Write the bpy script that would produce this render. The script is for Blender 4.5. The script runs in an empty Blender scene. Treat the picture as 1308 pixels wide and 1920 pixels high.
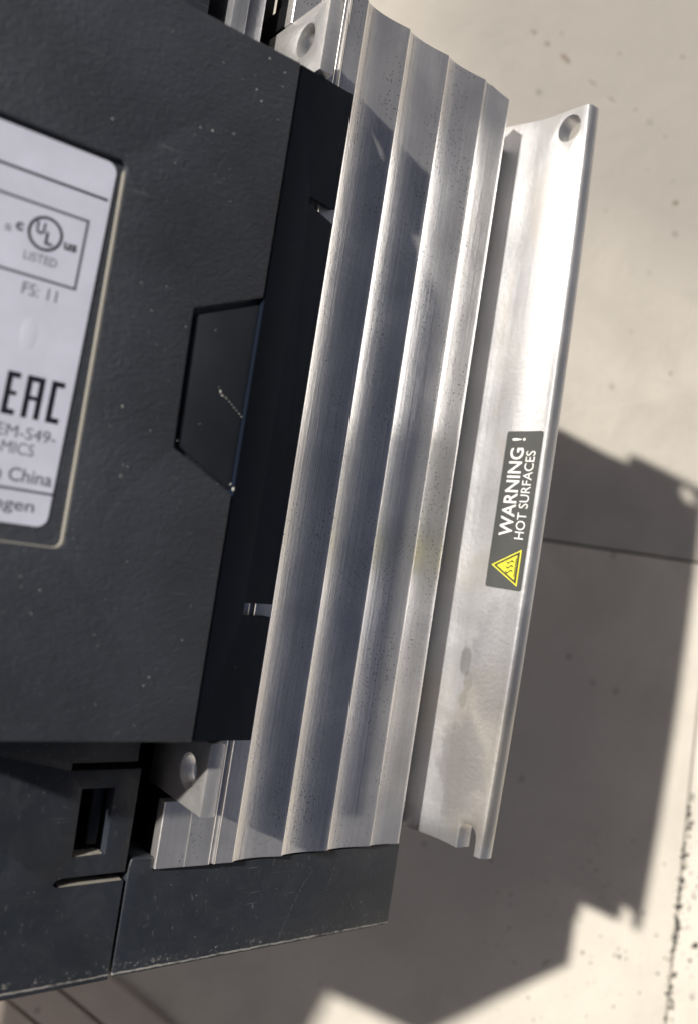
import bpy, bmesh, math, random
from mathutils import Vector, Matrix
from math import radians as R

random.seed(7)
SC = bpy.context.scene
COL = SC.collection
MM = 0.001

# ---------------------------------------------------------------- camera
cam_d = bpy.data.cameras.new("camera")
cam = bpy.data.objects.new("camera", cam_d)
COL.objects.link(cam)
SC.camera = cam
cr = Vector((0.98898, 0.0, 0.14808))
cu = Vector((-0.00887, 0.99820, 0.05923))
cf = Vector((0.14781, 0.05989, -0.98720))
mt = Matrix.Identity(4)
for i in range(3):
    mt[i][0], mt[i][1], mt[i][2] = cr[i], cu[i], -cf[i]
mt.translation = Vector((-61.98, -25.11, 413.93)) * MM
cam.matrix_world = mt
cam_d.sensor_fit = 'VERTICAL'
cam_d.sensor_height = 36.0
cam_d.lens = 31.875
cam_d.clip_start = 0.01
cam_d.clip_end = 200
cam_d.dof.use_dof = True
cam_d.dof.focus_distance = 0.228
cam_d.dof.aperture_fstop = 10.5

# ---------------------------------------------------------------- sky and sun
W = bpy.data.worlds.new("World")
SC.world = W
W.use_nodes = True
nt = W.node_tree
nt.nodes.clear()
wo = nt.nodes.new("ShaderNodeOutputWorld")
bg = nt.nodes.new("ShaderNodeBackground")
sky = nt.nodes.new("ShaderNodeTexSky")
sky.sky_type = 'NISHITA'
sky.sun_disc = False
SUN = Vector((0.5499, -0.3986, -0.7340)).normalized()
sky.sun_elevation = math.asin(-SUN.z)
sky.sun_rotation = math.atan2(-SUN.x, -SUN.y)
nt.links.new(sky.outputs[0], bg.inputs[0])
nt.links.new(bg.outputs[0], wo.inputs[0])
sky.ozone_density = 0.0
sky.air_density = 0.15
sky.dust_density = 2.2
bg.inputs[1].default_value = 0.07
sl = bpy.data.lights.new("sun", 'SUN')
so = bpy.data.objects.new("sun", sl)
COL.objects.link(so)
sl.energy = 4.8
sl.angle = R(1.5)
sl.color = (1.0, 0.945, 0.86)
so.rotation_euler = SUN.to_track_quat('-Z', 'Y').to_euler()
so.location = (-0.5, 0.4, 1.0)
SC.view_settings.view_transform = 'Standard'
SC.view_settings.look = 'None'
SC.view_settings.gamma = 1.0
SC.view_settings.exposure = 0.32
SC.cycles.max_bounces = 8
SC.cycles.sample_clamp_indirect = 6


# ---------------------------------------------------------------- materials
class NT:
    def __init__(self, name):
        self.m = bpy.data.materials.new(name)
        self.m.use_nodes = True
        self.t = self.m.node_tree
        self.b = self.t.nodes["Principled BSDF"]
        self.tc = self.n("ShaderNodeTexCoord")

    def n(self, typ, **kw):
        nd = self.t.nodes.new(typ)
        for k, v in kw.items():
            if isinstance(k, str) and hasattr(nd, k):
                setattr(nd, k, v)
        return nd

    def l(self, a, b):
        self.t.links.new(a, b)

    def mapped(self, scale, rot=(0, 0, 0)):
        mp = self.n("ShaderNodeMapping")
        mp.inputs['Scale'].default_value = scale
        mp.inputs['Rotation'].default_value = rot
        self.l(self.tc.outputs['Object'], mp.inputs['Vector'])
        return mp.outputs[0]

    def noise(self, vec, scale, detail=4, rough=0.55, dist=0.0):
        nd = self.n("ShaderNodeTexNoise")
        nd.inputs['Scale'].default_value = scale
        nd.inputs['Detail'].default_value = detail
        nd.inputs['Roughness'].default_value = rough
        nd.inputs['Distortion'].default_value = dist
        self.l(vec, nd.inputs['Vector'])
        return nd.outputs['Fac']

    def voro(self, vec, scale, feature='F1', rnd=1.0):
        nd = self.n("ShaderNodeTexVoronoi")
        nd.feature = feature
        nd.inputs['Scale'].default_value = scale
        nd.inputs['Randomness'].default_value = rnd
        self.l(vec, nd.inputs['Vector'])
        return nd

    def ramp(self, fac, stops, interp='LINEAR'):
        nd = self.n("ShaderNodeValToRGB")
        cr_ = nd.color_ramp
        cr_.interpolation = interp
        while len(cr_.elements) < len(stops):
            cr_.elements.new(0.5)
        for e, (p, c) in zip(cr_.elements, stops):
            e.position = p
            e.color = (c[0], c[1], c[2], 1) if isinstance(c, (tuple, list)) else (c, c, c, 1)
        self.l(fac, nd.inputs[0])
        return nd.outputs[0]

    def mix(self, fac, a, b, mode='MIX'):
        nd = self.n("ShaderNodeMix")
        nd.data_type = 'RGBA'
        nd.blend_type = mode
        if isinstance(fac, (int, float)):
            nd.inputs[0].default_value = fac
        else:
            self.l(fac, nd.inputs[0])
        for s, v in ((6, a), (7, b)):
            if isinstance(v, (tuple, list)):
                nd.inputs[s].default_value = (v[0], v[1], v[2], 1)
            else:
                self.l(v, nd.inputs[s])
        return nd.outputs[2]

    def math(self, op, a, b=0.0, clamp=False):
        nd = self.n("ShaderNodeMath")
        nd.operation = op
        nd.use_clamp = clamp
        for s, v in ((0, a), (1, b)):
            if isinstance(v, (int, float)):
                nd.inputs[s].default_value = v
            else:
                self.l(v, nd.inputs[s])
        return nd.outputs[0]

    def bump(self, height, strength, dist, prev=None):
        nd = self.n("ShaderNodeBump")
        nd.inputs['Strength'].default_value = strength
        nd.inputs['Distance'].default_value = dist
        self.l(height, nd.inputs['Height'])
        if prev is not None:
            self.l(prev, nd.inputs['Normal'])
        return nd.outputs[0]

    def scratches(self, rot, scale=(60, 1500, 60), lo=0.70, hi=0.76):
        v = self.mapped(scale, rot)
        a = self.noise(v, 1.0, 2, 0.5)
        m_ = self.noise(self.mapped((90, 90, 90), rot), 1.0, 2)
        return self.math('MULTIPLY', self.ramp(a, [(lo, 0), (hi, 1)]), self.ramp(m_, [(0.52, 0), (0.62, 1)]))


def plastic(name, base, rough, edge_y=None, bump=0.35, grain=700.0, dust=0.25, wave=0.0, scr=0.3, spec=0.5, film=0.0, ticks=0.0):
    k = NT(name)
    o = k.mapped((1, 1, 1))
    big = k.noise(o, 35, 5, 0.6)
    col = k.mix(k.ramp(big, [(0.35, 0), (0.7, 1)]), [c * 0.82 for c in base], [c * 1.2 for c in base])
    # dust specks
    v = k.voro(o, 260)
    sp = k.ramp(v.outputs['Distance'], [(0.05, 1), (0.11, 0)])
    pick = k.n("ShaderNodeSeparateColor")
    k.l(v.outputs['Color'], pick.inputs[0])
    sel = k.ramp(pick.outputs[0], [(0.93, 0), (0.95, 1)])
    speck = k.math('MULTIPLY', sp, sel)
    v2 = k.voro(o, 900)
    sp2 = k.ramp(v2.outputs['Distance'], [(0.1, 1), (0.22, 0)])
    pick2 = k.n("ShaderNodeSeparateColor")
    k.l(v2.outputs['Color'], pick2.inputs[0])
    fine = k.math('MULTIPLY', sp2, k.ramp(pick2.outputs[1], [(0.9, 0), (0.93, 1)]))
    patch = k.ramp(k.noise(o, 55, 4, 0.6, 0.6), [(0.45, 0.1), (0.75, 1)])
    fine = k.math('MULTIPLY', fine, patch)
    dsum = k.math('MULTIPLY', k.math('ADD', speck, fine, True), dust)
    s1 = k.scratches((0, 0, 0.35))
    s2 = k.scratches((0, 0, -1.1), (50, 1300, 50), 0.72, 0.77)
    ssum = k.math('MULTIPLY', k.math('ADD', s1, s2, True), scr)
    f = k.math('ADD', dsum, ssum, True)
    if ticks > 0:
        # short pale nicks, thickest towards the right hand end
        tk = k.noise(k.mapped((1500, 420, 900), (0, 0, 0.15)), 1.0, 2, 0.5)
        tp = k.noise(k.mapped((38, 60, 40)), 1.0, 4, 0.65)
        f = k.math('ADD', f, k.math('MULTIPLY', k.math('MULTIPLY', k.ramp(tk, [(0.66, 0), (0.73, 1)]), k.ramp(tp, [(0.42, 0), (0.62, 1)])), ticks), True)
    if film > 0:
        f = k.math('ADD', f, k.math('MULTIPLY', k.ramp(k.noise(o, 90, 6, 0.7, 1.0), [(0.45, 0), (0.8, 1)]), film), True)
    if edge_y is not None:
        # scraped line along the lower edge
        sep = k.n("ShaderNodeSeparateXYZ")
        k.l(k.tc.outputs['Object'], sep.inputs[0])
        wv = k.noise(k.mapped((300, 300, 300)), 1.0, 4, 0.7)
        yy = k.math('ADD', k.math('MULTIPLY', sep.outputs[1], 1000.0), k.math('MULTIPLY', wv, 0.9))
        dd = k.math('ABSOLUTE', k.math('SUBTRACT', yy, edge_y + 0.45))
        ln = k.ramp(dd, [(0.12, 1), (0.34, 0)])
        brk = k.ramp(k.noise(k.mapped((170, 170, 170)), 1.0, 5, 0.7), [(0.36, 0.1), (0.55, 1)])
        f = k.math('ADD', f, k.math('MULTIPLY', k.math('MULTIPLY', ln, brk), 0.8), True)
        rub = k.ramp(k.math('ABSOLUTE', k.math('SUBTRACT', yy, edge_y + 2.0)), [(0.5, 1), (1.0, 0)])
        rb = k.ramp(k.noise(k.mapped((900, 900, 900)), 1.0, 4, 0.7), [(0.56, 0), (0.66, 1)])
        f = k.math('ADD', f, k.math('MULTIPLY', k.math('MULTIPLY', k.math('MULTIPLY', rub, rb), brk), 0.5), True)
    col = k.mix(f, col, (0.42, 0.40, 0.37))
    k.l(col, k.b.inputs['Base Color'])
    rr = k.n("ShaderNodeMapRange")
    rr.inputs['To Min'].default_value = rough - 0.07
    rr.inputs['To Max'].default_value = rough + 0.1
    k.l(big, rr.inputs[0])
    k.l(rr.outputs[0], k.b.inputs['Roughness'])
    k.b.inputs['Specular IOR Level'].default_value = spec
    g = k.noise(o, grain, 3, 0.6)
    nm = k.bump(g, bump, 0.00012)
    if wave > 0:
        w = k.noise(k.mapped((420, 800, 420), (0, 0, 0.4)), 1.0, 4, 0.55, 1.2)
        nm = k.bump(w, wave, 0.0006, nm)
    k.l(nm, k.b.inputs['Normal'])
    return k.m


def metal(name, base, rough, brushed=0.25, pits=0.6, cast=0.25, metallic=0.9, stain=0.0, aniso=0.0, graindir=(900, 14, 900), dirt=True, blobs=()):
    k = NT(name)
    o = k.mapped((1, 1, 1))
    br = k.noise(k.mapped(graindir), 1.0, 5, 0.65)
    br2 = k.noise(k.mapped((graindir[0] * 4, graindir[1] * 2, graindir[2] * 4)), 1.0, 3, 0.6)
    cl = k.noise(o, 45, 5, 0.6, 0.5)
    col = k.mix(k.ramp(cl, [(0.3, 0), (0.75, 1)]), [c * 0.84 for c in base], [min(1, c * 1.06) for c in base])
    col = k.mix(k.math('MULTIPLY', k.ramp(br, [(0.35, 1), (0.6, 0)]), 0.22), col, [c * 0.6 for c in base])
    if stain > 0:
        st = k.ramp(k.noise(k.mapped((70, 16, 30)), 1.0, 5, 0.6, 1.5), [(0.5, 0), (0.62, 1)])
        col = k.mix(k.math('MULTIPLY', st, stain), col, (0.50, 0.43, 0.33))
    for (bx, by, bz), br_, bc, amt in blobs:
        # a stain with a ragged outline
        mp = k.n("ShaderNodeMapping")
        wob = k.n("ShaderNodeTexNoise")
        wob.inputs['Scale'].default_value = 130
        wob.inputs['Detail'].default_value = 5
        wob.inputs['Roughness'].default_value = 0.7
        k.l(o, wob.inputs['Vector'])
        add = k.n("ShaderNodeMix")
        add.data_type = 'RGBA'
        add.blend_type = 'ADD'
        add.inputs[0].default_value = min(0.012, br_ * 0.0012)
        k.l(k.tc.outputs['Object'], add.inputs[6])
        k.l(wob.outputs['Color'], add.inputs[7])
        q = 1000.0 / br_
        off = min(0.012, br_ * 0.0012) * 0.5
        mp.inputs['Scale'].default_value = (0.2 * q, 0.65 * q, q * 1.2)
        mp.inputs['Location'].default_value = (-(bx * MM + off) * 0.2 * q, -(by * MM + off) * 0.65 * q, -(bz * MM + off) * q * 1.2)
        k.l(add.outputs[2], mp.inputs['Vector'])
        gr = k.n("ShaderNodeTexGradient")
        gr.gradient_type = 'SPHERICAL'
        k.l(mp.outputs[0], gr.inputs[0])
        col = k.mix(k.math('MULTIPLY', k.ramp(gr.outputs[1], [(0.05, 0), (0.3, 1)]), amt), col, bc)
    # small dark pits, gathered in patches
    v = k.voro(k.mapped((1, 0.55, 1)), 2000)
    pick = k.n("ShaderNodeSeparateColor")
    k.l(v.outputs['Color'], pick.inputs[0])
    pit = k.math('MULTIPLY', k.ramp(v.outputs['Distance'], [(0.16, 1), (0.34, 0)]), k.ramp(pick.outputs[0], [(0.62, 0), (0.68, 1)]))
    patch = k.ramp(k.noise(k.mapped((110, 30, 110)), 1.0, 4, 0.6), [(0.46, 0.02), (0.62, 1)])
    pit = k.math('MULTIPLY', pit, patch)
    col = k.mix(k.math('MULTIPLY', pit, pits), col, (0.04, 0.035, 0.03))
    k.l(col, k.b.inputs['Base Color'])
    k.b.inputs['Metallic'].default_value = metallic
    k.b.inputs['Anisotropic'].default_value = aniso
    rr = k.n("ShaderNodeMapRange")
    rr.inputs['To Min'].default_value = rough - 0.08
    rr.inputs['To Max'].default_value = rough + 0.12
    k.l(cl, rr.inputs[0])
    k.l(rr.outputs[0], k.b.inputs['Roughness'])
    nm = k.bump(k.math('ADD', br, br2), brushed, 0.0001)
    ca = k.noise(o, 750, 4, 0.6)
    nm = k.bump(ca, cast, 0.00022, nm)
    nm = k.bump(pit, -0.6 * pits, 0.0002, nm)
    k.l(nm, k.b.inputs['Normal'])
    return k.m


def flat(name, base, rough=0.5, metallic=0.0, bump=0.0, spec=0.4):
    k = NT(name)
    o = k.mapped((1, 1, 1))
    nz = k.noise(o, 120, 4, 0.6)
    col = k.mix(k.ramp(nz, [(0.35, 0), (0.7, 1)]), [c * 0.93 for c in base], [min(1.0, c * 1.04) for c in base])
    k.l(col, k.b.inputs['Base Color'])
    k.b.inputs['Roughness'].default_value = rough
    k.b.inputs['Metallic'].default_value = metallic
    k.b.inputs['Specular IOR Level'].default_value = spec
    if bump:
        k.l(k.bump(k.noise(o, 500, 3), bump, 0.0002), k.b.inputs['Normal'])
    return k.m


def concrete(name, base, dark_at=None):
    k = NT(name)
    o = k.mapped((1, 1, 1))
    big = k.noise(o, 5.5, 3, 0.5, 0.4)
    mid = k.noise(o, 28, 6, 0.6, 0.3)
    fine = k.noise(o, 320, 5, 0.65)
    c1 = k.mix(k.ramp(big, [(0.38, 0), (0.62, 1)]), [c * 0.86 for c in base], base)
    c2 = k.mix(k.ramp(mid, [(0.35, 0), (0.75, 1)]), c1, [min(1, c * 1.06) for c in base])
    stn = k.ramp(k.noise(o, 14, 5, 0.6, 1.2), [(0.58, 0), (0.74, 1)])
    if dark_at:  # one broad patch with a ragged rim, darker towards its middle
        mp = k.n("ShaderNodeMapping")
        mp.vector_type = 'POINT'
        mp.inputs['Location'].default_value = (-dark_at[0] * 5, -dark_at[1] * 5, 0)
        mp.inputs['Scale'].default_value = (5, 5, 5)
        wob = k.n("ShaderNodeTexNoise")
        wob.inputs['Scale'].default_value = 9
        wob.inputs['Detail'].default_value = 3
        k.l(o, wob.inputs['Vector'])
        add = k.n("ShaderNodeMix")
        add.data_type = 'RGBA'
        add.blend_type = 'ADD'
        add.inputs[0].default_value = 0.10
        k.l(k.tc.outputs['Object'], add.inputs[6])
        k.l(wob.outputs['Color'], add.inputs[7])
        k.l(add.outputs[2], mp.inputs['Vector'])
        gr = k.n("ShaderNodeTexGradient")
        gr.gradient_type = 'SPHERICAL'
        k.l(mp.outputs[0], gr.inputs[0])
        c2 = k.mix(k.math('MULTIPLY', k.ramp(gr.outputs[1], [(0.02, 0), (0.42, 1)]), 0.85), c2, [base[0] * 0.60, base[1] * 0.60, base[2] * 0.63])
    c3 = k.mix(k.math('MULTIPLY', stn, 0.30), c2, [base[0] * 0.62, base[1] * 0.62, base[2] * 0.66])
    c4 = k.mix(k.math('MULTIPLY', k.ramp(fine, [(0.3, 1), (0.45, 0)]), 0.16), c3, [c * 0.55 for c in base])
    v = k.voro(o, 85)
    pick = k.n("ShaderNodeSeparateColor")
    k.l(v.outputs['Color'], pick.inputs[0])
    spk = k.math('MULTIPLY', k.ramp(v.outputs['Distance'], [(0.07, 1), (0.18, 0)]), k.ramp(pick.outputs[0], [(0.88, 0), (0.92, 1)]))
    c5 = k.mix(k.math('MULTIPLY', spk, 0.4), c4, (0.10, 0.09, 0.08))
    k.l(c5, k.b.inputs['Base Color'])
    k.b.inputs['Roughness'].default_value = 0.8
    k.b.inputs['Specular IOR Level'].default_value = 0.25
    nm = k.bump(fine, 0.25, 0.0006)
    nm = k.bump(mid, 0.3, 0.002, nm)
    k.l(nm, k.b.inputs['Normal'])
    return k.m


M_LID = plastic("lid_plastic", (0.032, 0.037, 0.048), 0.55, bump=0.9, grain=1300, dust=0.35, wave=0.45, scr=0.12)
M_STRIP = plastic("smooth_plastic", (0.0085, 0.0135, 0.0245), 0.7, bump=0.25, grain=900, dust=0.25, scr=0.06, spec=0.025)
M_LATCH = plastic("latch_plastic", (0.013, 0.016, 0.021), 0.45, bump=0.18, grain=900, dust=0.12, scr=0.05)
M_COVER = plastic("worn_plastic", (0.019, 0.024, 0.034), 0.50, edge_y=-117.6, bump=0.7, grain=1100, dust=0.6, scr=0.25, film=0.05, ticks=0.22)
M_CORE = plastic("core_plastic", (0.004, 0.004, 0.005), 0.7, dust=0.03, scr=0.0, spec=0.1)
M_AL = metal("extruded_aluminium", (0.95, 0.93, 0.91), 0.36, brushed=0.45, pits=1.0, cast=0.24, metallic=0.88)
M_FL = metal("flange_aluminium", (0.64, 0.645, 0.665), 0.44, brushed=0.35, pits=0.3, cast=0.38, metallic=0.88, stain=0.25, graindir=(300, 10, 300),
             blobs=[((67, -41.5, -1.0), 3.2, (0.10, 0.09, 0.08), 0.4), ((67, -47, 0.8), 2.6, (0.12, 0.10, 0.09), 0.3), ((67, -52.5, 0), 2.0, (0.12, 0.10, 0.09), 0.3),
                    ((67, -66, 10), 20, (0.46, 0.41, 0.33), 0.45), ((67, -38, 11), 14, (0.30, 0.30, 0.33), 0.45), ((67, -71, 2.5), 11, (0.27, 0.27, 0.31), 0.4)])
M_FIN = metal("dull_aluminium", (0.42, 0.43, 0.46), 0.45, brushed=0.3, pits=0.5, cast=0.6, metallic=0.8)
M_TAB = metal("milled_aluminium", (0.84, 0.83, 0.82), 0.38, brushed=0.3, pits=0.5, cast=0.6, metallic=0.8, graindir=(200, 120, 200))
M_LABEL = flat("label_paper", (0.62, 0.64, 0.76), 0.42, bump=0.03)
M_INK = flat("label_ink", (0.012, 0.012, 0.022), 0.5)
M_INKG = flat("label_ink_grey", (0.11, 0.11, 0.14), 0.5)
M_STK = plastic("sticker_charcoal", (0.055, 0.058, 0.056), 0.5, bump=0.3, grain=1300, dust=0.5, scr=0.0)
M_YEL = flat("sticker_yellow", (0.70, 0.66, 0.05), 0.5)
M_WHT = flat("sticker_lettering", (0.74, 0.74, 0.73), 0.5)
M_BLK = flat("sticker_black", (0.05, 0.05, 0.03), 0.5)
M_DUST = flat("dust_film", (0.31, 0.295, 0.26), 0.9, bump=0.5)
M_CONC = concrete("pale_concrete", (0.59, 0.555, 0.49), dark_at=(0.225, 0.300))
M_BED = flat("joint_bed", (0.05, 0.045, 0.04), 0.9)
M_DIRT = flat("dark_dirt", (0.045, 0.045, 0.045), 0.9, bump=0.4)
M_BOARD = concrete("grey_brown_board", (0.58, 0.51, 0.43))


# ---------------------------------------------------------------- mesh helpers (millimetres in device axes)
def finish(bm, name, mat, parent, sharp=32.0):
    bmesh.ops.recalc_face_normals(bm, faces=bm.faces[:])
    for e in bm.edges:
        if len(e.link_faces) == 2:
            e.smooth = e.calc_face_angle(0) < R(sharp)
        else:
            e.smooth = False
    for f_ in bm.faces:
        f_.smooth = True
    me = bpy.data.meshes.new(name)
    bm.to_mesh(me)
    bm.free()
    o = bpy.data.objects.new(name, me)
    COL.objects.link(o)
    if mat:
        me.materials.append(mat)
    o.parent = parent
    return o


def prism_bm(poly, axis, lo, hi, segs=1):
    """poly: points in the two remaining axes (cyclic order x,y,z without axis); lo, hi may be functions of the point."""
    bm = bmesh.new()
    rings = []
    for s in range(segs + 1):
        ring = []
        for p in poly:
            a = lo(p) if callable(lo) else lo
            b = hi(p) if callable(hi) else hi
            v = a + (b - a) * s / segs
            if axis == 0:
                c = (v, p[0], p[1])
            elif axis == 1:
                c = (p[0], v, p[1])
            else:
                c = (p[0], p[1], v)
            ring.append(bm.verts.new(Vector(c) * MM))
        rings.append(ring)
    n = len(poly)
    for s in range(segs):
        for i in range(n):
            bm.faces.new((rings[s][i], rings[s][(i + 1) % n], rings[s + 1][(i + 1) % n], rings[s + 1][i]))
    bm.faces.new(rings[0])
    bm.faces.new(rings[-1][::-1])
    bmesh.ops.recalc_face_normals(bm, faces=bm.faces[:])
    return bm


def tmp_obj(bm):
    me = bpy.data.meshes.new("tmp")
    bm.to_mesh(me)
    bm.free()
    o = bpy.data.objects.new("tmp", me)
    COL.objects.link(o)
    return o


def solid(name, bm, mat, parent, cuts=(), bevel=0.0, seg=2, sharp=32.0, label=None, limit=30):
    """mesh from bm, minus the cutter bmeshes, edges rounded by bevel (mm)"""
    o = tmp_obj(bm)
    cs = [tmp_obj(c) for c in cuts]
    for c in cs:
        md = o.modifiers.new("b", 'BOOLEAN')
        md.operation = 'DIFFERENCE'
        md.solver = 'EXACT'
        md.object = c
    if bevel > 0:
        md = o.modifiers.new("v", 'BEVEL')
        md.width = bevel * MM
        md.segments = seg
        md.limit_method = 'ANGLE'
        md.angle_limit = R(limit)
        md.use_clamp_overlap = True
        md.miter_outer = 'MITER_ARC'
    bpy.context.view_layer.update()
    dg = bpy.context.evaluated_depsgraph_get()
    me = bpy.data.meshes.new_from_object(o.evaluated_get(dg))
    for x in [o] + cs:
        m_ = x.data
        bpy.data.objects.remove(x)
        bpy.data.meshes.remove(m_)
    b2 = bmesh.new()
    b2.from_mesh(me)
    bpy.data.meshes.remove(me)
    r = finish(b2, name, mat, parent, sharp)
    if label:
        r['label'] = label
    return r


def box_bm(x0, x1, y0, y1, z0, z1):
    return prism_bm([(x0, y0), (x1, y0), (x1, y1), (x0, y1)], 2, z0, z1)


def circ(cx, cy, r, n=40, sx=1.0, sy=1.0):
    return [(cx + r * sx * math.cos(2 * math.pi * i / n), cy + r * sy * math.sin(2 * math.pi * i / n)) for i in range(n)]


def rrect(x0, y0, x1, y1, r, n=6):
    pts = []
    for cx, cy, a0 in ((x1 - r, y1 - r, 0), (x0 + r, y1 - r, 90), (x0 + r, y0 + r, 180), (x1 - r, y0 + r, 270)):
        for i in range(n + 1):
            a = R(a0 + 90 * i / n)
            pts.append((cx + r * math.cos(a), cy + r * math.sin(a)))
    return pts


# ================================================================ GROUND
ground = bpy.data.objects.new("ground", None)
COL.objects.link(ground)
ground['kind'] = 'structure'
ground['label'] = "pale beige concrete floor with thin dark joints"
bm = bmesh.new()
bmesh.ops.create_grid(bm, x_segments=1, y_segments=1, size=60)
for v in bm.verts:
    v.co.z = -0.006
finish(bm, "joint_bed", M_BED, ground)
# joints: one runs across the picture under the drive, the other down its lower right
Jx = Vector((172.5 - 88.8, -23.3 + 11.9)).normalized()
Jy = Vector((-Jx.y, Jx.x))
P1 = Vector((88.8, -11.9))
P2 = Vector((161.6, -164.8))
u2 = (P2 - P1).dot(Jx)
x_s = u2
y_s = 0.0
BIG = 40000.0


def slab(x0, x1, y0, y1):
    nx = max(2, 2)
    pts = []
    bm_ = bmesh.new()
    r = 0.8
    poly = [(x0, y0), (x1, y0), (x1, y1), (x0, y1)]
    top = [bm_.verts.new((Vector(((P1 + Jx * (a + (r if a == x0 else -r)) + Jy * (b + (r if b == y0 else -r))).x,
                                  (P1 + Jx * (a + (r if a == x0 else -r)) + Jy * (b + (r if b == y0 else -r))).y, 0.0))) * MM) for a, b in poly]
    mid_ = [bm_.verts.new(Vector(((P1 + Jx * a + Jy * b).x, (P1 + Jx * a + Jy * b).y, -0.5)) * MM) for a, b in poly]
    low = [bm_.verts.new(Vector(((P1 + Jx * a + Jy * b).x, (P1 + Jx * a + Jy * b).y, -5.5)) * MM) for a, b in poly]
    bm_.faces.new(top)
    for A, B in ((top, mid_), (mid_, low)):
        for i in range(4):
            bm_.faces.new((A[i], B[i], B[(i + 1) % 4], A[(i + 1) % 4]))
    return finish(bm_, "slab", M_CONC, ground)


g = 0.55
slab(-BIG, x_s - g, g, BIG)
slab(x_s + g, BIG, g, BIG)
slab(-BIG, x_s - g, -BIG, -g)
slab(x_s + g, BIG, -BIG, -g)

# dirt: crumbs lying along the second joint and scattered dark specks
bm = bmesh.new()


def crumb(x, y, r, flatn=0.35, sx=1.0, ang=0.0):
    ret = bmesh.ops.create_icosphere(bm, subdivisions=1, radius=r * MM)
    for v in ret['verts']:
        c = v.co
        k_ = 1 + random.uniform(-0.3, 0.3)
        p = Vector((c.x * sx * k_, c.y * k_, c.z * flatn))
        v.co = Matrix.Rotation(ang, 3, 'Z') @ p + Vector((x, y, r * flatn * 0.6)) * MM


for i in range(330):
    t = random.uniform(-260, -108)
    sp = random.gauss(0, 1.3) if random.random() < 0.72 else random.gauss(3, 7)
    p = P1 + Jx * (x_s + sp) + Jy * t
    dens = math.exp(-((t + 165) / 40) ** 2)
    if random.random() > 0.25 + 0.75 * dens:
        continue
    crumb(p.x, p.y, random.uniform(0.15, 0.75) * (1.3 if abs(sp) < 2 else 0.8), 0.4, random.uniform(1, 1.8), random.uniform(0, 3))
for i in range(130):
    x, y = random.uniform(60, 190), random.uniform(-235, -150)
    crumb(x, y, random.choice((0.15, 0.2, 0.3, 0.45)), 0.4, random.uniform(1, 1.6), random.uniform(0, 3))
for x, y, r in ((166, -205, 1.6), (172, -203, 1.2), (163.5, -212, .8), (170, -190, .8), (128, -208, .7), (110, -205, .6)):
    crumb(x, y, r, 0.4, 1.4, random.uniform(0, 3))
o = finish(bm, "dirt_specks", M_DIRT, None)
o['kind'] = 'stuff'
o['label'] = "dark grit scattered along the floor joint"
bm = bmesh.new()
for x, y, r, sx, a in ((98.8, 232.6, 1.3, 1.1, 0), (92.0, 238.0, 1.0, 2.2, -0.7), (108.4, 225.8, 1.5, 2.4, -0.75), (106.4, 238.7, .8, 1, 0), (122.1, 214.7, .7, 4.0, -0.7),
                       (131.8, 207.2, .6, 5.0, -0.7), (164.6, 156.3, 1.7, 1.2, 0), (144.3, 202.7, .9, 1, 0), (136.4, 230.9, .8, 1.2, 0.3), (150, 172, .6, 1, 0), (128, 150, .7, 1, 0), (160, 190, .8, 1, 0),
                       (170, 232, 1.0, 1.2, 0), (150, 120, .6, 1, 0), (140, 90, .5, 1, 0), (160, 70, .8, 1.6, 1.3)):
    crumb(x, y, r, 0.12, sx, a)
o = finish(bm, "floor_marks", flat("brown_grime", (0.22, 0.19, 0.16), 0.9), None)
o['kind'] = 'stuff'
o['label'] = "small brown grime marks on the pale floor"

# ================================================================ DEVICE
dev = bpy.data.objects.new("motor_drive", None)
COL.objects.link(dev)
dev['label'] = "black motor drive with bare aluminium heat sink and mounting flange, tilted above pale floor"
dev['category'] = "motor drive"
dm = Matrix(((0.880546797746344, 0.1490260882569083, 0.44992061743990297, -0.04240367895),
             (-0.11617277307423968, 0.9881870533315683, -0.09995116019393524, -0.00371015126),
             (-0.45950105960149923, 0.035743148248533876, 0.8874577193187194, 0.19024505828),
             (0, 0, 0, 1)))
dev.matrix_world = dm
dev.empty_display_size = 0.02

# ---- heat sink: an extrusion along y, stepped on its side
prof = [(-13.0, -52), (-13.0, -2.9), (-20.7, -2.9), (-20.7, 0.12), (-20.5, 0.3), (-13.5, 0.3), (-13.35, 0.22), (-13.2, 0.3),
        (-6.95, 0.3), (-6.55, 0.05), (-6.45, -0.3), (-5.5, -0.3), (-5.4, 0.25), (-5.25, 0.25), (-4.85, 0.0)]
ridges = [0.0, 14.9, 29.9, 44.8, 54.9]
zr = [0.0, -1.3, -2.5, -3.3, -3.6]
for i, x in enumerate(ridges):
    z = zr[i]
    prof += [(x - 0.55, z), (x - 0.20, z - 0.03), (x + 0.27, z - 0.34)]
    if i < 4:
        w = ridges[i + 1] - x
        zn = zr[i + 1]
        z0 = z - 0.6
        prof += [(x + 0.32, z - 0.45), (x + 0.45, z0)]
        n = 16
        for j in range(1, n):
            u = j / n
            t = 0.45 + (w - 1.0) * u
            # steepest beside the riser, then a shallow hollow before the next ridge
            e = (1 - math.exp(-2.6 * u)) / (1 - math.exp(-2.6))
            prof.append((x + t, z0 + (zn - z0) * e - (0.62 if i < 3 else 0.46) * math.sin(math.pi * u ** 0.8)))
prof += [(55.15, -4.2), (57.2, -6.5), (59.6, -9.1), (62.2, -12.3), (64.6, -15.3), (65.4, -17.0), (65.4, -52)]
bm = prism_bm(prof, 1, -94.4, 123.7, 1)
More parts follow.
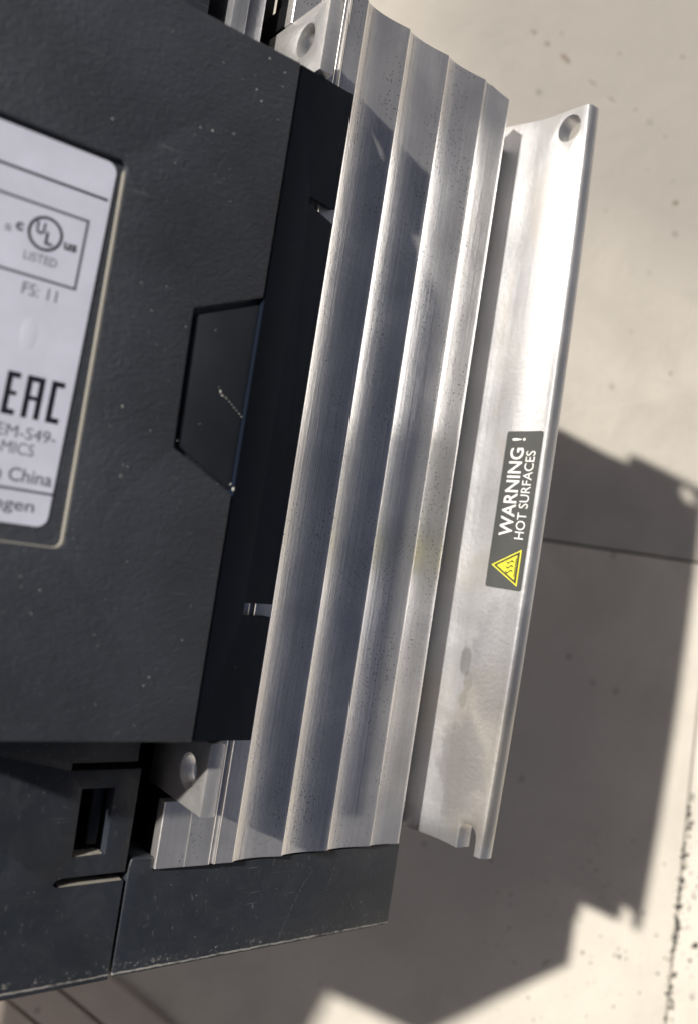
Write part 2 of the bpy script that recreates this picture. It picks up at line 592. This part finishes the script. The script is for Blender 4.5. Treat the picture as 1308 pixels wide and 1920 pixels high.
# the part of the plateau under the lower tab is milled back
notch = box_bm(-24, -16.9, -79.0, 108.0, -11, 3)
sink = solid("heat_sink", bm, M_AL, dev, [notch, box_bm(-30, 70, 114.5, 130, -60, -9.5), prism_bm([(48, 123.8), (54.6, 122.2), (70, 122.2), (70, 130), (48, 130)], 2, -60, 5)], bevel=0.0, sharp=26)
sink['label'] = "stepped aluminium heat sink side"


def tab(y0, y1, hy, flip):
    # a lug standing on the heat sink, with one screw hole
    poly = [(y0, -10.5), (y1, -10.5), (y1, 17.2), (y0, 17.2)]
    hole = prism_bm(circ(hy, 8.4, 3.9), 0, -26, -10)
    t_ = solid("mounting_tab", prism_bm(poly, 0, -20.5, -16.9), M_TAB, sink, [hole], bevel=0.25, seg=2)
    return t_


tab(90.4, 107.8, 100.4, 1)
tab(-77.2, -61.2, -69.4, -1)

# ---- mounting flange, a plate across the end of the heat sink
front = [(57.0, -45), (58.0, -22), (59.6, -18.6), (61.3, -15.6), (62.7, -11.9), (63.8, -7.9), (65.0, -3.9), (65.7, -1.2), (66.05, 0.8), (66.25, 3.2), (66.4, 7), (66.6, 11), (66.8, 14.6)]
tipa = [(66.9, 15.9), (67.15, 16.5), (67.6, 16.85), (68.3, 17.05), (69.4, 17.15), (70.4, 17.1), (71.1, 16.85), (71.5, 16.4), (71.65, 15.8)]
back = [(71.65, 14.6), (71.6, 11), (71.1, 7), (70.6, 3), (70.3, 0), (69.8, -3), (69.0, -6.5), (67.9, -11), (66.5, -17), (63.5, -25), (62.1, -45)]
pf = front + tipa + back
YB, YT = -93.1, 121.2
bm = prism_bm(pf, 1, YB, YT, 24)
for v in bm.verts:
    v.co.x += 1.9 * MM
    v.co.z -= 2.1 * MM
for v in bm.verts:       # the plate is very slightly bowed
    y = v.co.y / MM
    k_ = 1 - ((y - 13) / 106.0) ** 2
    v.co.z += 2.3 * MM * k_ * max(0.0, (v.co.z / MM + 6) / 24)
# corner rounding at the tips and the open slot at the lower end
c_hole = prism_bm(circ(115.6, 8.5, 4.0), 0, 55, 80)
slotp = [(-120, 5.7), (-120, 12.3)] + [(-88.7 + 3.3 * math.sin(R(a)), 9.0 + 3.3 * math.cos(R(a))) for a in range(0, 181, 15)]
c_slot = prism_bm(slotp, 0, 55, 80)
c_low = box_bm(50, 80, 116, 127, -60, -16.5)
c_corner = prism_bm([(125, 20), (118.6, 20), (119.2, 17), (120.0, 15.6), (121.3, 14.8), (125, 14)], 0, 55, 80)
c_c2 = prism_bm([(YB - 6, 7.4), (YB - 6, -60), (YB + 1.2, -60), (YB + 0.6, -12), (YB - 0.3, 2), (YB + 0.1, 7.4)], 0, 50, 80)
flange = solid("mounting_flange", bm, M_FL, dev, [c_hole, c_slot, c_corner, c_low], bevel=0.28, seg=2, sharp=24, limit=38)
flange['label'] = "bright curved aluminium mounting flange"


# point on the flange front (r = mm along the lettering = +y, h = mm towards the tip = +z)
def fl(y, z, off=0.0):
    x = 65.25 + (z) * 0.105
    return Vector((x - off, y, z))


def flat_poly(name, pts3, mat, parent, thick=(0, 0, 0)):
    bm_ = bmesh.new()
    vs = [bm_.verts.new(Vector(p) * MM) for p in pts3]
    bm_.faces.new(vs)
    o_ = finish(bm_, name, mat, parent)
    return o_


def plate_from(name, polys, fr, off, th, mat, parent):
    """extruded flat shapes; fr(u, v, off) -> device point"""
    bm_ = bmesh.new()
    for poly in polys:
        a = [bm_.verts.new(fr(p[0], p[1], off) * MM) for p in poly]
        b = [bm_.verts.new(fr(p[0], p[1], off + th) * MM) for p in poly]
        n = len(poly)
        bm_.faces.new(a)
        bm_.faces.new(b[::-1])
        for i in range(n):
            bm_.faces.new((a[i], b[i], b[(i + 1) % n], a[(i + 1) % n]))
    return finish(bm_, name, mat, parent)


def text_on(name, body, fr, u0, u1, v0, v1, off, mat, parent, weight=0.0, nat=False):
    """lettering scaled into the box u0..u1, v0..v1"""
    cu_ = bpy.data.curves.new("t", 'FONT')
    cu_.body = body
    cu_.size = 1.0
    cu_.offset = weight
    cu_.resolution_u = 4
    ob = bpy.data.objects.new("t", cu_)
    COL.objects.link(ob)
    bpy.context.view_layer.update()
    me = bpy.data.meshes.new_from_object(ob.evaluated_get(bpy.context.evaluated_depsgraph_get()))
    bpy.data.objects.remove(ob)
    bpy.data.curves.remove(cu_)
    xs = [v.co.x for v in me.vertices]
    ys = [v.co.y for v in me.vertices]
    ax, bx_, ay, by = min(xs), max(xs), min(ys), max(ys)
    for v in me.vertices:
        u = u0 + (v.co.x - ax) / (bx_ - ax) * (u1 - u0)
        w = v0 + (v.co.y - ay) / (by - ay) * (v1 - v0)
        v.co = fr(u, w, off) * MM
    me.name = name
    me.materials.append(mat)
    o_ = bpy.data.objects.new(name, me)
    COL.objects.link(o_)
    o_.parent = parent
    return o_


# ---- warning sticker.  u runs 0..45.3 along +y, v = up of the lettering = towards -z
ZB, ZT, SY = 15.5, 2.1, -19.1


def fs(u, v, off):
    y = SY + u
    z = ZB - v
    k_ = 2.3 * (1 - ((y - 13) / 106.0) ** 2)
    # height on the plate before it was bowed and set in place
    zu = (z - k_ * 6 / 24) / (1 + k_ / 24) + 2.1
    for (xa, za), (xb, zb) in zip(front, front[1:] + [tipa[0]]):
        if za <= zu <= zb or (xb, zb) == tipa[0]:
            x = xa + (xb - xa) * (zu - za) / (zb - za)
            break
    return Vector((x + 1.9 - off, y, z))


SH = ZB - ZT
stk = plate_from("warning_sticker", [rrect(0, 0, 45.3, SH, 0.7)], fs, 0.05, 0.12, M_STK, flange)
stk.parent = dev
stk['label'] = "charcoal hot surface warning sticker"
TO = 0.20
text_on("lettering", "WARNING !", fs, 15.0, 43.3, SH * 0.455, SH * 0.83, TO, M_WHT, stk, 0.012)
text_on("lettering", "HOT SURFACES", fs, 14.4, 39.6, SH * 0.13, SH * 0.38, TO, M_WHT, stk, 0.0)
tb, tt, tl, tr_ = SH * 0.12, SH * 0.90, 1.2, 11.6
tc = (tl + tr_) / 2


def tri(k_):
    cx, cy = tc, tb + (tt - tb) * 0.36
    return [(cx + (x - cx) * k_, cy + (y - cy) * k_) for x, y in ((tl, tb), (tr_, tb), (tc, tt))]


plate_from("warning_triangle", [tri(1.0)], fs, TO, 0.02, M_YEL, stk)
plate_from("triangle_outline", [tri(0.88)], fs, TO + 0.03, 0.02, M_BLK, stk)
plate_from("triangle_field", [tri(0.68)], fs, TO + 0.06, 0.02, M_YEL, stk)
waves = []
for k_ in (-1.35, 0.0, 1.35):
    L_, R_ = [], []
    for i in range(13):
        t = i / 12
        y = tb + 2.15 + t * 2.7
        x = tc + k_ + 0.38 * math.sin(t * 2 * math.pi)
        L_.append((x - 0.22, y))
        R_.append((x + 0.22, y))
    waves.append(L_ + R_[::-1])
waves.append([(tc - 2.6, tb + 1.3), (tc + 2.6, tb + 1.3), (tc + 2.6, tb + 1.62), (tc - 2.6, tb + 1.62)])
plate_from("heat_symbol", waves, fs, TO + 0.09, 0.02, M_BLK, stk)

# ---- plastic housing: core, lid, sloping side
LZ = 26.0
core_p = [(-95, -70), (-95, 24.3), (-30.2, 24.3), (-30.0, 23.6), (-20.9, 15.5), (-20.9, -70)]
solid("housing_core", prism_bm(core_p, 1, -57.6, 83.2), M_CORE, dev, [], bevel=0.3)

lid_cuts = [
    # label recess
    prism_bm(rrect(-140, -23.2, -62.6, 50.2, 1.6), 2, LZ - 0.95, LZ + 3),
    # pocket of the latch
    prism_bm([(-29.0, 34.2), (-44.8, 27.3), (-44.2, -0.6), (-29.0, -8.3)], 2, LZ - 1.45, LZ + 3),
]
lid = solid("housing_lid", box_bm(-95, -30.0, -58.6, 84.2, LZ - 1.7, LZ), M_LID, dev, lid_cuts, bevel=0.22, seg=3)
lid['label'] = "grained black lid face"
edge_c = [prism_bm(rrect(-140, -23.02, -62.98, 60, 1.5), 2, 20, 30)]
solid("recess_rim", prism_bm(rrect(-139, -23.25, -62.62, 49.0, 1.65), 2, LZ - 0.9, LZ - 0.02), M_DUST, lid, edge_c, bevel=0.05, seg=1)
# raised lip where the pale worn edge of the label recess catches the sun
lt = solid("latch_cover", prism_bm([(-30.05, 32.3), (-43.7, 26.3), (-43.2, 0.2), (-30.05, -6.9)], 2, LZ - 1.45, LZ - 0.75), M_LATCH, dev, [], bevel=0.2, seg=2)
lt['label'] = "smooth black latch panel let into the lid"

# flecks of dust and swarf caught on the lid
bm = bmesh.new()


def fleck(x, y, z, r, sx=1.0, sy=1.0):
    ret = bmesh.ops.create_icosphere(bm, subdivisions=1, radius=r * MM)
    for v in ret['verts']:
        c = v.co
        v.co = Vector((c.x * sx * random.uniform(.7, 1.3), c.y * sy * random.uniform(.7, 1.3), c.z * 0.6)) + Vector((x, y, z)) * MM


for a in ((-29.7, -6.5, 25.9, .4, .8, 1.3), (-30.6, -5.6, 26, .22, 1, 1.3), (-47, 62.6, 26, .24, 1, .8), (-38.9, 74.5, 26, .2, 1.4, .6), (-37.5, 72.7, 26, .18, 1, 1), (-33.3, 80.6, 26, .18, 1.5, .6),
          (-33.3, 77.6, 26, .16, 1.5, .5), (-55.8, 5, 26, .2, 1, 1), (-35.8, 12.6, 25.3, .22, .8, 1.6), (-35.3, 11.9, 25.3, .2, 1.2, 1), (-34.5, 11.7, 25.3, .12, 1, 1)):
    fleck(*a)
for i in range(7):
    t = i / 6
    fleck(-34.2 + 4.0 * t, 11.5 - 2.9 * t, 25.27, 0.07, 2.4, 1.6)
for i in range(60):
    fleck(random.uniform(-70, -31), random.uniform(-56, 82), 26.0, random.uniform(0.05, 0.11), random.uniform(.7, 1.8), random.uniform(.7, 1.8))
o = finish(bm, "dust_flecks", flat("pale_fleck", (0.5, 0.49, 0.46), 0.7), lid)
o['kind'] = 'stuff'

# sloping side between lid and heat sink
sl_ = math.hypot(28.2, 25.0)


def slope_pt(t, y, d):
    # t 0..1 from the seam down to the heat sink, d below the face
    ax, az = -29.45, 25.75
    bx_, bz = -0.75, 0.75
    nx, nz = 0.657, 0.754
    return Vector((ax + (bx_ - ax) * t - nx * d, y, az + (bz - az) * t - nz * d))


def slope_prism(corners, d0, d1):
    bm_ = bmesh.new()
    a = [bm_.verts.new(slope_pt(t, y, d0) * MM) for t, y in corners]
    b = [bm_.verts.new(slope_pt(t, y, d1) * MM) for t, y in corners]
    bm_.faces.new(a)
    bm_.faces.new(b[::-1])
    n = len(corners)
    for i in range(n):
        bm_.faces.new((a[i], b[i], b[(i + 1) % n], a[(i + 1) % n]))
    bmesh.ops.recalc_face_normals(bm_, faces=bm_.faces[:])
    return bm_


side_c = [(0.0, -58.5), (1.0, -64.5), (1.0, 98.4), (0.0, 84.2)]
scuts = [slope_prism([(0.47, 61.8), (1.2, 66.0), (1.2, 70.3), (0.47, 63.4)], -4, 9),
         slope_prism([(0.47, -33.2), (1.2, -34.6), (1.2, -31.4), (0.47, -30.4)], -4, 9)]
# make it touch the metal: a thick plate whose lower end rests on the plateau
side = solid("housing_side", slope_prism(side_c, 0, 1.6), M_STRIP, dev, scuts, bevel=0.18, seg=2)
side['label'] = "smooth blue-black sloping side"

# ---- label
label_bm = prism_bm(rrect(-140, -19.8, -65.0, 49.3, 2.0, 8), 2, LZ - 0.95, LZ - 0.80)
ang = R(1.6)
for v in label_bm.verts:
    p = v.co / MM
    dx, dy = p.x + 65.0, p.y - 15
    v.co = Vector((-65.0 + dx * math.cos(ang) + dy * math.sin(ang) * 1.0, 15 - dx * math.sin(ang) * 0 + dy, p.z)) * MM
lab = solid("rating_label", label_bm, M_LABEL, dev, [], bevel=0.0)
lab['label'] = "pale grey rating label with black print"


def fb(u, v, off):
    # u = device x, v = device y, sheared like the label
    return Vector((u + (v - 15) * math.sin(ang), v, LZ - 0.80 + off))


def rects(rs):
    return [[(a, b), (c, b), (c, d), (a, d)] for a, b, c, d in rs]


plate_from("rule", rects([(-140, 41.9, -65.6, 42.4)]), fb, 0.01, 0.01, M_INK, lab)
plate_from("rule", rects([(-140, -13.9, -65.0, -13.4)]), fb, 0.01, 0.01, M_INKG, lab)
plate_from("box_outline", rects([(-140, 36.9, -68.1, 37.4), (-140, 24.0, -68.1, 24.5), (-68.6, 24.5, -68.1, 36.9)]), fb, 0.01, 0.01, M_INKG, lab)
# listed mark: ring with two stepped letters
cx, cy = -75.35, 32.4
ring = []
N = 48
for i in range(N):
    a0, a1 = 2 * math.pi * i / N, 2 * math.pi * (i + 1) / N
    ro, ri = 3.15, 2.62
    ring.append([(cx + ro * math.cos(a0), cy + ro * math.sin(a0)), (cx + ro * math.cos(a1), cy + ro * math.sin(a1)),
                 (cx + ri * math.cos(a1), cy + ri * math.sin(a1)), (cx + ri * math.cos(a0), cy + ri * math.sin(a0))])
plate_from("mark_ring", ring, fb, 0.01, 0.01, M_INK, lab)
text_on("lettering", "U", fb, cx - 1.75, cx - 0.15, cy - 0.35, cy + 1.9, 0.02, M_INK, lab, 0.03)
text_on("lettering", "L", fb, cx + 0.1, cx + 1.55, cy - 1.9, cy + 0.45, 0.02, M_INK, lab, 0.03)
text_on("lettering", "c", fb, cx - 5.2, cx - 3.9, cy - 0.9, cy + 0.6, 0.02, M_INK, lab, 0.035)
text_on("lettering", "us", fb, cx + 3.55, cx + 5.95, cy - 1.7, cy - 0.3, 0.02, M_INK, lab, 0.035)
text_on("lettering", "LISTED", fb, cx - 2.9, cx + 3.0, 26.9, 28.5, 0.02, M_INKG, lab)
text_on("lettering", "FS: 11", fb, -77.4, -71.2, 20.8, 23.0, 0.02, M_INKG, lab)
text_on("lettering", "s", fb, -82.3, -81.2, 30.9, 32.0, 0.02, M_INKG, lab)
# EAC
E_ = rects([(-76.9, -0.8, -75.9, 6.9), (-75.9, 5.9, -74.6, 6.9), (-75.9, 2.7, -74.8, 3.5), (-75.9, -0.8, -74.6, 0.2)])
A_ = rects([(-73.4, -0.8, -72.4, 6.9), (-71.5 + 0.3, -0.8, -70.2, 6.9), (-72.4, 5.9, -71.2, 6.9), (-72.4, 2.5, -71.2, 3.3)])
C_ = rects([(-69.0, -0.8, -68.0, 6.9), (-68.0, 5.9, -66.6, 6.9), (-68.0, -0.8, -66.6, 0.2)])
plate_from("conformity_mark", E_ + A_ + C_, fb, 0.01, 0.01, M_INK, lab)
text_on("lettering", "KCC-REM-S49-", fb, -86.5, -66.4, -4.6, -2.4, 0.02, M_INKG, lab)
text_on("lettering", "SINAMICS", fb, -81.6, -69.8, -7.5, -5.3, 0.02, M_INKG, lab)
text_on("lettering", "Made in China", fb, -85.0, -65.6, -12.3, -9.8, 0.02, M_INKG, lab, 0.01)
text_on("lettering", "Erlangen", fb, -81.0, -67.8, -18.1, -15.2, 0.02, M_INKG, lab, 0.01)
# a small bubble under the label foil
bm = bmesh.new()
bmesh.ops.create_uvsphere(bm, u_segments=24, v_segments=12, radius=1.0)
for v in bm.verts:
    v.co = Vector((-74.8 + v.co.x * 1.6, 14.0 + v.co.y * 3.2, LZ - 0.83 + v.co.z * 0.08)) * MM
finish(bm, "foil_bubble", M_LABEL, lab)


# ---- end covers at the lower end
def zc(p):
    return -0.0706 * (p[0] + 27.3)


def zlow(p):
    return -48.0


right_poly = [(-27.0, -118.5), (57.8, -118.5), (57.8, -95.1), (-20.5, -95.1), (-20.9, -91.9), (-26.6, -91.7), (-27.0, -94)]
rc = solid("end_cover", prism_bm(right_poly, 2, zlow, zc), M_COVER, dev, [], bevel=0.55, seg=3)
rc['label'] = "scuffed black end cover below the heat sink fins"
bm = bmesh.new()
for pts in ([(19, -117.2), (20.5, -112.5), (22.5, -107.5), (24.4, -103.5), (27, -100.0)], [(44, -112.8), (41.5, -109.5), (40.6, -107.0)], [(33, -106), (34.4, -99.8)], [(5, -101), (9.5, -101.6)]):
    for (xa, ya), (xb, yb) in zip(pts, pts[1:]):
        n = 9
        for i in range(n):
            if random.random() < 0.3:
                continue
            t0, t1 = i / n, (i + 0.9) / n
            w_ = random.uniform(0.03, 0.075)
            a = (xa + (xb - xa) * t0, ya + (yb - ya) * t0)
            b = (xa + (xb - xa) * t1, ya + (yb - ya) * t1)
            j = random.uniform(-.08, .08)
            q = [(a[0] - w_ + j, a[1]), (a[0] + w_ + j, a[1]), (b[0] + w_ + j, b[1]), (b[0] - w_ + j, b[1])]
            vs = [bm.verts.new(Vector((p_[0], p_[1], zc(p_) + 0.02)) * MM) for p_ in q]
            bm.faces.new(vs)
o = finish(bm, "scratch_marks", flat("pale_scratch", (0.17, 0.17, 0.17), 0.6), rc)
o['kind'] = 'stuff'
left_poly = [(-95, -119.2), (-27.75, -118.7), (-27.75, -60.0), (-95, -60.0)]
lc_cuts = [
    prism_bm([(-41.3, -75.3), (-33.6, -75.3), (-33.4, -90.0), (-41.0, -90.2)], 2, -11, 8),
    prism_bm([(-24, -94.5), (-42.5, -94.5), (-43.8, -94.9), (-44.4, -95.6), (-43.8, -96.3), (-42.5, -96.5), (-24, -96.5)], 2, -9, 8),
    prism_bm([(-24, -69.6), (-44.5, -69.6), (-44.5, -71.2), (-24, -71.2)], 2, -9, 8),
    prism_bm([(-24, -60), (-29.0, -60), (-29.0, -70), (-24, -70)], 2, -9, 8),
]
lc = solid("connector_cover", prism_bm(left_poly, 2, zlow, zc), M_COVER, dev, lc_cuts, bevel=0.25, seg=2)
lc['label'] = "black cover with a slotted snap tongue"
solid("snap_catch", box_bm(-37.2, -34.6, -88.8, -76.0, -9, -2.2), M_LATCH, dev, [], bevel=0.5, seg=3)
# dusty ledges of slot and window
flat_ = []
for poly, z0 in (([(-43.0, -96.42), (-28.0, -96.42)], 0), ([(-40.8, -90.05), (-33.6, -89.9)], 0)):
    pass
def ledge(xa, xb, y, ya, zt_, zb_):
    bm_ = bmesh.new()
    n = 14
    top = [bm_.verts.new(Vector((xa + (xb - xa) * i / n, y + (ya - y) * i / n + 0.06, zt_ - 0.0706 * ((xa + (xb - xa) * i / n) + 27.3))) * MM) for i in range(n + 1)]
    bot = [bm_.verts.new(Vector((xa + (xb - xa) * i / n, y + (ya - y) * i / n + 0.10 + random.uniform(0, .1), zb_ + random.uniform(-.5, .5))) * MM) for i in range(n + 1)]
    for i in range(n):
        bm_.faces.new((top[i], top[i + 1], bot[i + 1], bot[i]))
    return finish(bm_, "dust_line", M_DUST, lc)


ledge(-42.8, -28.1, -96.5, -96.5, -0.25, -3.0)
ledge(-40.6, -33.9, -90.2, -90.0, -0.25, -3.2)

# ---- metal bars seen beyond the upper end of the housing
for x0, x1, z in ((-52.0, -40.0, -4.0), (-34.6, -30.6, -3.0), (-30.2, -25.7, -4.5)):
    b_ = solid("terminal_bar" if x0 < -45 else "heat_sink_fin", box_bm(x0, x1, 60, 128.0, -30, z), M_COVER if x0 < -45 else M_FIN, dev, [], bevel=0.3, seg=2)
solid("inner_wall", box_bm(-95, -14.0, -94.8, 150, -32, -24), M_CORE, dev, [], bevel=0.3)

solid("side_wall", box_bm(-20.9, -13.1, -94.5, 114, -50, -3.0), M_CORE, dev, [box_bm(-30, -10, -79.0, 108.2, -10.6, 0)], bevel=0.2)
# upper stretch of the side wall
solid("side_wall", box_bm(-20.6, -13.1, 114.05, 123.5, -9.4, -3.0), M_CORE, dev, [], bevel=0.1)
solid("shadow_block", prism_bm([(-95.3, -60), (-150, -78), (-185, -122), (-300, -122), (-300, 60), (-95.3, 60)], 2, -60, -4), M_CORE, dev, [], bevel=1.0)  # unseen block added and shaped to cast shade on the lower left ground

# ================================================================ board under the lower left corner
bo = bpy.data.objects.new("grooved_board", None)
COL.objects.link(bo)
bo['label'] = "grey-brown grooved board on the floor at the drive's lower left corner"
bo['category'] = "board"
dirv = Vector((-76.1 + 96.7, -223.9 + 205.7)).normalized()
nrm = Vector((dirv.y, -dirv.x))      # towards the lower left
bo.location = Vector((-96.7, -205.7, 0)) * MM
bo.rotation_euler = (0, 0, math.atan2(dirv.y, dirv.x))
w0 = 0.0
for wdt in (17.0, 16.0, 16.0, 16.0, 16.0):
    o = solid("slat", box_bm(-60, 260, -(w0 + wdt - 1.2), -w0, 0.0, 7.0), M_BOARD, bo, [], bevel=1.0, seg=3)
    w0 += wdt
